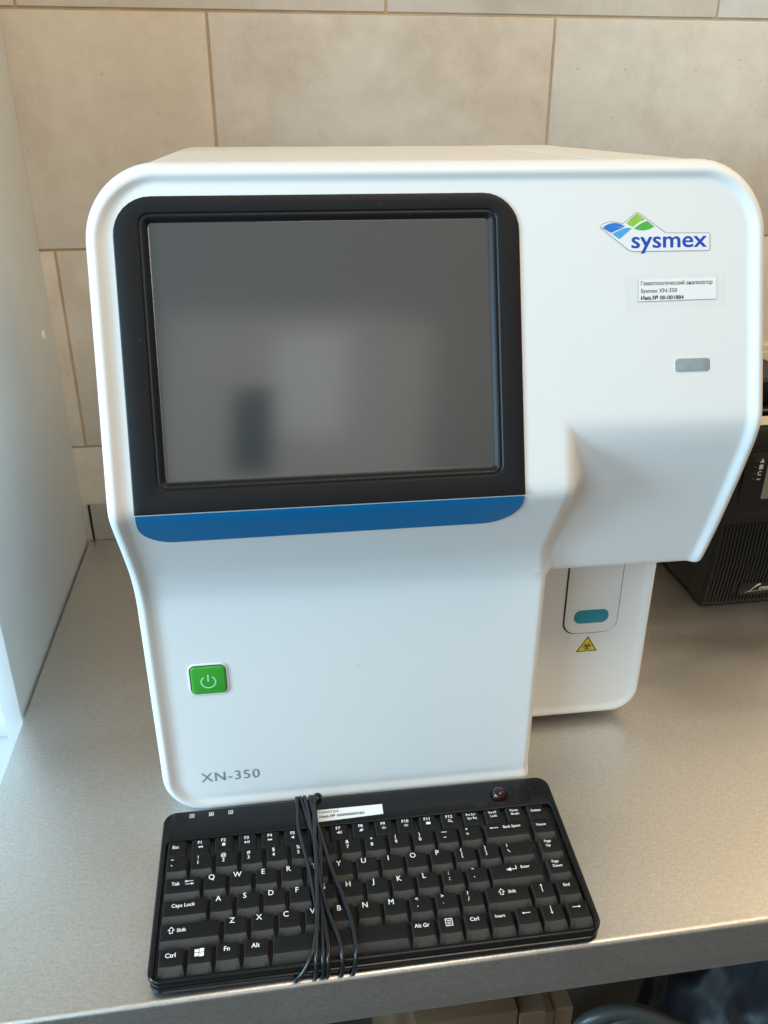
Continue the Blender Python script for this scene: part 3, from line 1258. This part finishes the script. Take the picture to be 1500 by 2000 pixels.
def duo(u, v, a, b, cap=2.9):
    key(u, v, 18.7, D, merge([txt(a, -2.6, 5.0, cap, 0.02), txt(b, -2.6, 0.6, cap, 0.02)]))


# number row
key(14.2, rowN, 18.0, D, merge([stroke([(-4.6, 6.0), (-4.0, 6.5), (-3.3, 6.0), (-2.6, 6.5)], 0.5), stroke([(-4.3, 1.8), (-3.3, 0.8)], 0.55)]))
for i, (a, b) in enumerate(zip("!@#$%^&*()", "1234567890")):
    duo(32.6 + 19.13 * i, rowN, a, b)
key(32.6 + 19.13 * 10, rowN, 18.7, D, merge([stroke([(-4.0, 5.9), (0.4, 5.9)], 0.5), stroke([(-3.0, 1.2), (-0.9, 1.2)], 0.55)]))
duo(32.6 + 19.13 * 11, rowN, "+", "=")
key(272.4, rowN, 37.6, D, merge([arrow(-10.0, 4.6, 7.0, 180), txt("Back Space", 4.6, 3.6, 2.2, 0.04)]))
key(302.4, rowN, 18.9, D, txt("Home", -1.4, 2.6, 2.2, 0.02))
# Q row
key(19.6, rowQ, 28.6, D, merge([txt("Tab", -5.0, 2.4, 2.7, 0.03), arrow(5.0, 5.0, 5.6, 180, 0.4, 1.4), arrow(5.0, 2.6, 5.6, 0, 0.4, 1.4),
                               stroke([(2.1, 4.1), (2.1, 5.9)], 0.4), stroke([(7.9, 1.7), (7.9, 3.5)], 0.4)]))
for i, s in enumerate("QWERTYUIOP"):
    letter(43.3 + 19.12 * i, rowQ, s)
duo(43.3 + 19.12 * 10, rowQ, "{", "[", 2.7)
duo(43.3 + 19.12 * 11, rowQ, "}", "]", 2.7)
key(276.0, rowQ, 27.4, D, merge([stroke([(-7.6, 4.6), (-7.6, 7.2)], 0.5), stroke([(-8.0, 2.2), (-6.4, -0.3)], 0.5)]))
key(302.8, rowQ, 18.9, D, merge([txt("Page", -1.4, 5.2, 2.1, 0.02), txt("Up", -1.8, 1.4, 2.1, 0.02)]))
# A row
key(22.4, rowA, 34.0, D, txt("Caps Lock", -1.0, 2.8, 2.7, 0.035))
for i, s in enumerate("ASDFGHJKL"):
    letter(48.9 + 19.1 * i, rowA, s)
duo(48.9 + 19.1 * 9, rowA, ":", ";", 3.2)
duo(48.9 + 19.1 * 10, rowA, "”", ",", 3.0)
key(269.8, rowA, 42.0, D, merge([stroke([(0.6, 6.2), (0.6, 3.4), (-3.8, 3.4)], 0.55), ([(-7.4, 3.4, 0), (-3.6, 4.9, 0), (-3.6, 1.9, 0)], [(0, 1, 2)]), txt("Enter", 7.6, 3.4, 2.2, 0.04)]))
key(303.2, rowA, 18.9, D, merge([txt("Page", -1.4, 5.2, 2.1, 0.02), txt("Down", -0.6, 1.4, 2.1, 0.02)]))
# Z row
key(27.2, rowZ, 44.0, D, merge([shift_icon(-12.8, 3.4), txt("Shift", -5.8, 2.0, 2.5, 0.03)]))
for i, s in enumerate("ZXCVBNM"):
    letter(59.2 + 19.15 * i, rowZ, s)
duo(59.2 + 19.15 * 7, rowZ, "<", ",", 3.0)
duo(59.2 + 19.15 * 8, rowZ, ">", ".", 3.0)
duo(59.2 + 19.15 * 9, rowZ, "?", "/", 3.0)
key(258.6, rowZ, 35.0, D, merge([shift_icon(-4.4, 4.0), txt("Shift", 3.4, 2.6, 2.3, 0.04)]))
key(285.8, rowZ, 18.7, D, arrow(-0.9, 4.0, 6.4, 90))
key(305.0, rowZ, 18.7, D, txt("End", -0.9, 3.2, 2.3, 0.02))
# bottom row
key(15.8, rowB, 19.4, D, txt("Ctrl", -0.5, 2.4, 3.1, 0.02))
wl = [rect(-3.2, 2.0, -0.35, 4.4), rect(0.05, 1.7, 3.2, 4.4), rect(-3.2, 4.8, -0.35, 7.0), rect(0.05, 4.8, 3.2, 7.4)]
key(35.1, rowB, 18.6, D, shift(merge(wl), -0.3, -0.8))
key(54.2, rowB, 18.6, D, txt("Fn", -0.6, 2.6, 3.2, 0.02))
key(73.6, rowB, 19.4, D, txt("Alt", -0.2, 2.6, 3.2, 0.02))
key(132.6, rowB, 97.6, D, None)
key(191.6, rowB, 18.9, D, txt("Alt Gr", -0.6, 2.8, 2.8, 0.02))
mn = merge([stroke([(-2.4, -2.6), (2.4, -2.6), (2.4, 2.6), (-2.4, 2.6)], 0.55, closed=True)] + [stroke([(-1.4, q), (1.4, q)], 0.5) for q in (-1.3, 0, 1.3)])
key(210.9, rowB, 18.7, D, shift(mn, -0.2, 4.2))
key(230.0, rowB, 18.7, D, txt("Ctrl", -0.6, 3.0, 2.8, 0.02))
key(249.2, rowB, 18.7, D, txt("Insert", -1.0, 3.4, 2.2, 0.02))
key(268.3, rowB, 18.7, D, arrow(-0.6, 4.4, 6.2, 180))
key(287.4, rowB, 18.7, D, arrow(-0.8, 4.4, 6.2, -90))
key(306.6, rowB, 18.7, D, arrow(-0.8, 4.6, 6.2, 0))
# function row
PF = 18.05


def icon(i):
    y = -1.2
    if i == 1:
        return merge([tri_(-0.9, y, 1.9, False), tri_(0.9, y, 1.9, False)])
    if i == 2:
        return rect(-1.2, y - 1.2, 1.2, y + 1.2)
    if i == 3:
        return merge([tri_(-0.9, y, 2.0), stroke([(0.6, y - 1.1), (0.6, y + 1.1)], 0.5), stroke([(1.6, y - 1.1), (1.6, y + 1.1)], 0.5)])
    if i == 4:
        return merge([tri_(-0.9, y, 1.9), tri_(0.9, y, 1.9)])
    sp = merge([rect(-1.5, y - 0.5, -0.7, y + 0.5), poly([(-0.6, y - 0.6), (0.6, y - 1.4), (0.6, y + 1.4), (-0.6, y + 0.6)])])
    if i == 5:
        return sp
    if i == 6:
        return merge([sp, stroke([(1.2, y - 0.8), (2.4, y + 0.8)], 0.4), stroke([(1.2, y + 0.8), (2.4, y - 0.8)], 0.4)])
    if i == 7:
        return merge([sp, stroke(arc(0.6, y, 0.9, -60, 60, 6), 0.35), stroke(arc(0.6, y, 1.7, -55, 55, 6), 0.35)])
    if i == 8:
        return merge([poly([(-1.9, y - 1.0), (0.7, y - 1.0), (1.1, y - 0.2), (-1.5, y - 0.2)]), poly([(-1.3, y + 0.1), (1.3, y + 0.1), (1.9, y + 1.0), (-0.8, y + 1.0)])])
    if i in (9, 10):
        k = -1 if i == 9 else 1
        p = [(-1.5 * k, y - .45), (0.1 * k, y - .45), (0.1 * k, y - 1.1), (1.6 * k, y), (0.1 * k, y + 1.1), (0.1 * k, y + .45), (-1.5 * k, y + .45)]
        return stroke(p, 0.32, closed=True)
    if i == 11:
        return merge([rect(-1.8, y - 1.1, 1.8, y + 0.2), poly([(-1.8, y + 0.5), (0, y - 0.5), (1.8, y + 0.5), (1.8, y + 1.1), (-1.8, y + 1.1)])])
    return merge([stroke(arc(-0.5, y + 0.2, 1.1, 0, 360, 14), 0.42), stroke([(0.3, y - 0.5), (1.9, y - 1.5)], 0.55)])


names_f = ["Esc"] + [f"F{i}" for i in range(1, 13)]
for i, s in enumerate(names_f):
    u = 12.9 + PF * i
    if i == 0:
        lgd = txt(s, -0.8, 0.0, 2.7, 0.02)
    else:
        lgd = merge([txt(s, -0.4, 2.3, 2.7, 0.03), shift(icon(i), 0.0, 0.7)])
    key(u, rowF, 15.6, 15.4, lgd, True)
for i, (a, b) in enumerate((("Prt Scr", "Sys Rq"), ("Scroll", "Lock"), ("Pause", "Break"))):
    key(12.9 + PF * (13 + i), rowF, 15.6, 15.4, merge([txt(a, -0.4, 2.6, 2.0, 0.035), txt(b, 0.0, -0.9, 2.0, 0.035)]), True)
key(12.9 + PF * 16, rowF, 15.6, 15.4, txt("Delete", -0.6, 0.2, 2.1, 0.035), True)

# trackball with its two curved buttons
bm = bmesh.new()
bmesh.ops.create_uvsphere(bm, u_segments=28, v_segments=16, radius=6.6)
for v in bm.verts:
    v.co += Vector((275.4, 126.4, 0.2))
bm_obj("trackball", bm, M['ball'], kb, KL)
sv = [[(275.4 + r_ * math.cos(R(a)), 126.4 + r_ * math.sin(R(a)), h) for a in range(0, 360, 12)] for r_, h in ((6.9, 0.02), (7.6, 0.5), (8.3, 0.04))]
lofted("trackball_ring", sv, M['kb'], kb, KL, cap_end=False)
for sgn in (-1, 1):
    c = 275.4
    if sgn < 0:
        p = [(c - 24, 135), (c - 25.5, 126), (c - 22, 116.6)] + [(c - 12.2, 117.4), (c - 13.6, 126), (c - 12.0, 134.6)]
    else:
        p = [(c + 12.0, 134.6), (c + 13.8, 126), (c + 12.2, 117.4), (c + 25, 116.8), (c + 28, 126), (c + 26, 135)]
    p2 = [(q.x, q.y) for q in smooth_path([(a, b, 0) for a, b in p] , 5)]
    kpart("mouse_button", *loft([[(x, y, 0.0) for x, y in p2], [(x, y, 0.5) for x, y in p2]]), M['kb'], smooth=False)
    kpart("button_gap", *shift(stroke(p2, 0.5, closed=True), 0, 0, 0.52), M['well'], smooth=False)
# status marks
for u, ch in ((22.6, "1"), (38.0, "A"), (53.6, "!")):
    g = [stroke([(-1.6, -1.6), (1.6, -1.6), (1.6, 1.6), (-1.6, 1.6)], 0.4, closed=True)]
    if ch == "1":
        g += [stroke([(0, -1.0), (0, 1.0)], 0.6)]
    elif ch == "A":
        g += [stroke([(-0.9, -1.1), (0, 1.0)], 0.45), stroke([(0, 1.0), (0.9, -1.1)], 0.45), stroke([(-0.5, -0.4), (0.5, -0.4)], 0.4)]
    else:
        g += [stroke([(0, 1.0), (0, -0.2)], 0.5), stroke([(-0.9, -1.1), (0, -0.2), (0.9, -1.1)], 0.45)]
    kpart("status_mark", *shift(merge(g), u, 136.6, 0.06), M['legend'], smooth=False)
kpart("status_groove", *shift(stroke([(20, 131.6), (56, 131.8)], 0.35), 0, 0, 0.05), M['well'], smooth=False)
# inventory sticker
st = empty("inventory_sticker")
st.parent = kb
st.matrix_local = KL
q = [(123.8, 118.4), (176.8, 120.8), (178.0, 129.2), (124.0, 129.6)]
q = [(123.6, 117.9), (176.9, 119.6), (177.2, 129.4), (123.8, 129.6)]
vs, fs = loft([[(x, y, 0.02) for x, y in q], [(x, y, 0.28) for x, y in q]])
mesh_obj("paper", vs, fs, M['paper'], st, smooth=False)
flat("lettering", merge([fit_text("Клавиатура", 124.8, 140.6, 126.0, 2.5, 0.02), fit_text("Инв.№ 00000000582", 125.0, 161.8, 121.4, 2.5, 0.06)]), M['black_ink'], st, 0.32)

# cord wound round the keyboard: strands over the top that dive under both long edges
KO = KM.translation / MM
kex, key_, kez = ex, ey, ex.cross(ey)
camp = Vector((200.93, -1114.48, 542.55))
cy_, sy_ = math.cos(yaw), math.sin(yaw)
cfw = Vector((sy_ * math.cos(pitch), cy_ * math.cos(pitch), math.sin(pitch)))
crt = Vector((cy_, -sy_, 0))


strands = [
    [(107.5, 141.6, 3.0), (107.6, 128, 3.6), (107.4, 112, 4.0), (110.2, 93, 5.4), (113.4, 74, 5.6), (115.8, 52, 5.8), (117.2, 31, 5.6), (113.0, 8, 5.2), (106.2, -1.6, -2.0), (100.8, -3.4, -8.5)],
    [(114.0, 142.0, 2.8), (116.0, 128, 3.4), (117.6, 112, 4.0), (119.4, 93, 5.4), (120.4, 74, 6.6), (121.4, 56, 7.4), (125.0, 36, 5.6), (131.2, 15, 5.2), (132.6, 2, 2.6), (131.8, -3.2, -8)],
    [(126.6, 143.0, 2.0), (123.2, 141.8, 3.8), (121.2, 132, 3.8), (120.4, 113, 6.4), (119.6, 93, 8.4), (119.4, 74, 9.0), (118.6, 52, 9.0), (117.8, 34, 8.8), (115.4, 12, 6.4), (114.6, 1.2, 3.0), (113.8, -3.4, -7)],
    [(118.6, 142.0, 2.6), (119.8, 128, 3.4), (123.0, 110, 4.0), (126.4, 92, 5.4), (130.6, 70, 5.8), (137.0, 46, 5.6), (141.2, 26, 5.4), (142.6, 10, 5.0), (142.0, 1, 2.6), (140.0, -3.2, -8)],
    [(110.6, 142.2, 2.4), (113.2, 130, 2.6), (116.4, 112, 3.6), (121.4, 92, 5.0), (122.6, 70, 5.2), (121.2, 48, 5.4), (120.4, 28, 5.4), (119.8, 12, 5.2), (119.2, 1, 2.6), (118.6, -3.2, -8)],
    [(121.0, 141.8, 2.2), (121.8, 126, 2.4), (122.6, 108, 3.6), (123.8, 90, 5.0), (122.6, 68, 5.4), (120.8, 46, 5.6), (122.2, 26, 5.4), (123.6, 10, 5.0), (122.8, 0.6, 2.4), (122.0, -3.2, -8)],
]
parts = []
for s in strands:
    a = s[0]
    s = [(a[0] + 1, a[1] - 6, -15.2), (a[0], a[1] + 1.6, -11.5), (a[0], a[1] + 2.4, -5.5)] + s
    b = s[-1]
    s = s + [(b[0] - 1, b[1] + 2.0, -13.0), (b[0] - 1.5, b[1] + 9, -14.6)]
    parts.append(tube(smooth_path(s, 7), 1.6, 10))
kpart("cord", *merge(parts), M['cable'])

# ================================================================== UPS on the right
ups = empty("ups_unit", loc=(0.785, -0.16, 0))
tag(ups, "black upright battery backup unit with small display on the bench right of the analyzer", "power backup")
mu = Matrix.Translation((-0.785, 0.16, 0))
UX0, UX1 = 713.0, 862.0
box_obj("body", (UX0 + 2, -268, 4), (UX1 - 2, -14, 226), M['ups_metal'], ups, 2, 2, mu)
bm = bmesh.new()
# front bezel with a gently bowed face
pf = [(-270, 3), (-297, 1), (-299, 8), (-306, 60), (-309, 120), (-307, 190), (-302, 214), (-294, 226.5), (-288, 229), (-270, 229)]
pi_ = [(y + (4 if y < -272 else 0), z + (2 if z < 100 else -2)) for y, z in pf]
xs_ = [(UX0 + 0.2, pi_), (UX0 + 3, pf), (UX1 - 3, pf), (UX1 - 0.2, pi_)]
rg = [[bm.verts.new((x, y, z)) for y, z in p] for x, p in xs_]
for a, b in zip(rg, rg[1:]):
    for k in range(len(pf)):
        k2 = (k + 1) % len(pf)
        bm.faces.new((a[k], a[k2], b[k2], b[k]))
bm.faces.new(rg[0])
bm.faces.new(list(reversed(rg[-1])))
bm_obj("front_bezel", bm, M['ups'], ups, mu, angle=25)


def uy(z):
    return float(np.interp(z, [1, 8, 60, 120, 190, 214, 226.5], [-297, -299, -306, -309, -307, -302, -294]))


# ribbed grille
nr = 29
for i in range(nr):
    x = UX0 + 9 + i * 4.55
    vs = []
    z0, z1 = 6, 116
    cut = [(z0, z1)] if x < 752 else [(z0, 16), (33, z1)]
    bm = bmesh.new()
    for a, b in cut:
        zz = np.linspace(a, b, 7)
        cs = [(-1.1, 0.3), (-0.8, -1.7), (0.8, -1.7), (1.1, 0.3)]
        rr_ = [[bm.verts.new((x + cx_, uy(z) + cy2, z)) for cx_, cy2 in cs] for z in zz]
        for p, q in zip(rr_, rr_[1:]):
            for k in range(3):
                bm.faces.new((p[k], p[k + 1], q[k + 1], q[k]))
        bm.faces.new(rr_[0])
        bm.faces.new(list(reversed(rr_[-1])))
    bm_obj("rib", bm, M['ups_rib'], ups, mu, angle=25)
# display surround, display and marks
MU = mu @ frame((-5.0, -308.4, 165), (1, 0, 0), (0, -0.03, 1))


def um(x0, y0, x1, y1, r, h):
    return [(x, y, h) for x, y in rrect(x0, y0, x1, y1, r, 6)]


lofted("display_surround", [um(735, -37, 842, 44, 7, -0.6), um(735, -37, 842, 44, 7, 1.0), um(736, -36, 841, 43, 6.5, 1.5), um(738, -34, 839, 41, 5.5, 1.5), um(739, -33, 838, 40, 5, 0.5)], M['ups'], ups, MU)
lofted("display", [um(762, -18, 828, 31, 1.5, 0.3), um(762, -18, 828, 31, 1.5, 1.0), um(762.6, -17.4, 827.4, 30.4, 1.0, 1.2)], M['lcdg'], ups, MU)
mk = [poly([(751.6, 27.5), (757.2, 27.5), (754.6, 33.0)]), rect(752, 19.6, 756.6, 25.2), stroke(arc(754.4, 14.6, 2.3, 40, 320, 14), 1.2),
      stroke([(752, 6.4), (753.2, 8.0), (754.8, 6.4), (756.4, 8.2)], 0.9)]
flat("status_icons", merge(mk), M['silver'], ups, 0.62, MU)
flat("status_lamps", merge([rect(746.2, q, 749.6, q + 1.2) for q in (30, 22, 14, 7)]), M['dim'], ups, 0.62, MU)
# badge plate with slanted script-like lettering
MB = mu @ frame((0, -302.4, 24.5), (1, 0, 0), (0, -0.13, 1))
lofted("badge", [um(757, -9.2, 861.6, 8.8, 4, -1.5), um(757, -9.2, 861.6, 8.8, 4, 0.8), um(758, -8.2, 860.6, 7.8, 3.4, 1.1)], M['ups'], ups, MB)
gp = [poly([(767.6, -5.2), (770.2, -5.2), (779.4, 5.6), (782.6, 7.0), (785, 6.2), (783.4, 4.0), (780.4, 3.4), (776.6, 0.2), (773, -3.6)]), stroke([(766, -5.4), (770, -4.6), (800, -3.4)], 0.5)]
gp.append(shift(text_geo("ower", 6.6, 0.05, 'LEFT', 0.9, 1.0, 0.45), 783, -2.4))
flat("badge_lettering", merge(gp), M['silver'], ups, 1.16, MB)

# pale card lying on the front of the ups
cd = empty("paper_card", loc=(0.80, -0.275, 0.2292))
tag(cd, "pale cream card lying on the front edge of the black power backup", "card")
mc = cd.matrix_world.inverted() if False else Matrix.Translation((-0.80, 0.275, -0.2292))
mesh_obj("sheet", *loft([[(735, -289, 229.3), (855, -291, 229.3), (856, -262, 229.3), (724, -262, 229.3)], [(735, -289, 230.1), (855, -291, 230.1), (856, -262, 230.1), (724, -262, 230.1)]], cap_start=True), M['cream'], cd, mc, smooth=False)
# black adapter and its lead on the ups
ad = empty("power_adapter", loc=(0.82, -0.17, 0.2262))
tag(ad, "black power adapter lying on top of the battery backup, lead coiled beside it", "power adapter")
ma = Matrix.Translation((-0.82, 0.17, -0.2262))
box_obj("case", (768, -215, 226.4), (852, -120, 258), M['ups'], ad, 4, 3, ma)
box_obj("label_plate", (776, -206, 257.6), (842, -130, 258.6), M['ups_rib'], ad, 0.3, 1, ma)
lead = smooth_path([(770, -150, 240), (748, -140, 236), (738, -180, 231), (742, -225, 229.8), (770, -244, 229.8), (812, -240, 229.8), (850, -226, 229.8)], 7)
mesh_obj("lead", *tube(lead, 3.2, 10), M['cable'], ad, ma)
lead = smooth_path([(800, -118, 238), (790, -90, 232), (760, -70, 231), (730, -60, 231), (735, -30, 238), (760, -20, 252), (800, -16, 262)], 7)
mesh_obj("lead", *tube(lead, 3.2, 10), M['cable'], ad, ma)

# cream cable trunking with a socket on the wall
tr = empty("cable_trunking", loc=(1.1, -0.015, 0.2))
tag(tr, "cream plastic cable trunking with a socket, on the wall at far right", "trunking")
mtr = Matrix.Translation((-1.1, 0.015, -0.2))
box_obj("channel", (800, -26, 196), (1550, -0.8, 250), M['cream'], tr, 2, 2, mtr)
box_obj("cover", (800, -29, 200), (1550, -25.6, 241), M['cream'], tr, 1.2, 2, mtr)
bm = bmesh.new()
bmesh.ops.create_cone(bm, cap_ends=True, segments=28, radius1=17, radius2=16, depth=2, matrix=Matrix.Translation((946, -30, 220)) @ Matrix.Rotation(R(90), 4, 'X'))
bm_obj("socket", bm, M['groove'], tr, mtr)

# ================================================================== below the bench
bx = empty("cardboard_box", loc=(0.4, -0.5, -0.88))
tag(bx, "brown cardboard box with a taped lid, in the dark under the bench edge", "box")
mbx = Matrix.Translation((-0.4, 0.5, 0.88))
box_obj("carton", (300, -640, -878), (395, -330, -190), M['card'], bx, 1.5, 2, mbx)
box_obj("flap", (396.5, -640, -470), (448, -380, -196), M['card'], bx, 1.0, 1, mbx)
box_obj("tape", (420, -642.5, -400), (428, -500, -194.5), M['tapebrown'], bx, 0.2, 1, mbx)
for i, (dx, dy, dz) in enumerate(((0, 0, 0), (26, 10, -30))):
    ho = empty("hose", loc=(0.5, -0.55, -0.88))
    tag(ho, ("grey rubber tube looping in the dark under the bench, upper of two", "grey rubber tube looping in the dark under the bench, lower of two")[i], "hose", "hoses under the bench")
    pts = smooth_path([(430 + dx, -520 + dy, -876), (428 + dx, -560 + dy, -600), (432 + dx, -610 + dy, -330 + dz), (455 + dx, -640 + dy, -225 + dz), (500 + dx, -645 + dy, -205 + dz), (560 + dx, -655 + dy, -235 + dz), (640 + dx, -650 + dy, -300 + dz), (760, -560, -520), (800, -500, -870)], 8)
    mesh_obj("tubing", *tube(pts, 7.0, 12), M['hose'], ho, Matrix.Translation((-0.5, 0.55, 0.88)))
# dark crumpled bag
bm = bmesh.new()
bmesh.ops.create_icosphere(bm, subdivisions=5, radius=1)
from mathutils import noise as mnoise
for v in bm.verts:
    n = mnoise.fractal(v.co * 1.9, 1.0, 2.0, 4) * 0.16 + abs(mnoise.noise(v.co * 4.0)) * 0.10
    c = v.co * (1 + n)
    v.co = Vector((c.x * 130 + 710, c.y * 110 - 560, max(c.z * 360 - 560, -879)))
bag = bm_obj("bag", bm, M['bag'], None, angle=80)
tag(bag, "dark blue crumpled bag standing under the bench at right", "bag")

# the phone that takes the picture, mirrored in the screen
ph = empty("phone", Mroot @ Matrix.Translation((0.0825, -0.4865, 0.477)))
tag(ph, "dark phone held up to the analyzer, showing as a blurred shape in its screen", "phone")
box_obj("body", (-34, -9, -82), (34, 0, 77), M['ups'], ph, 4, 3)
box_obj("camera_bump", (8, 0.2, 54), (26, 1.4, 72), M['bezel'], ph, 0.6, 2)
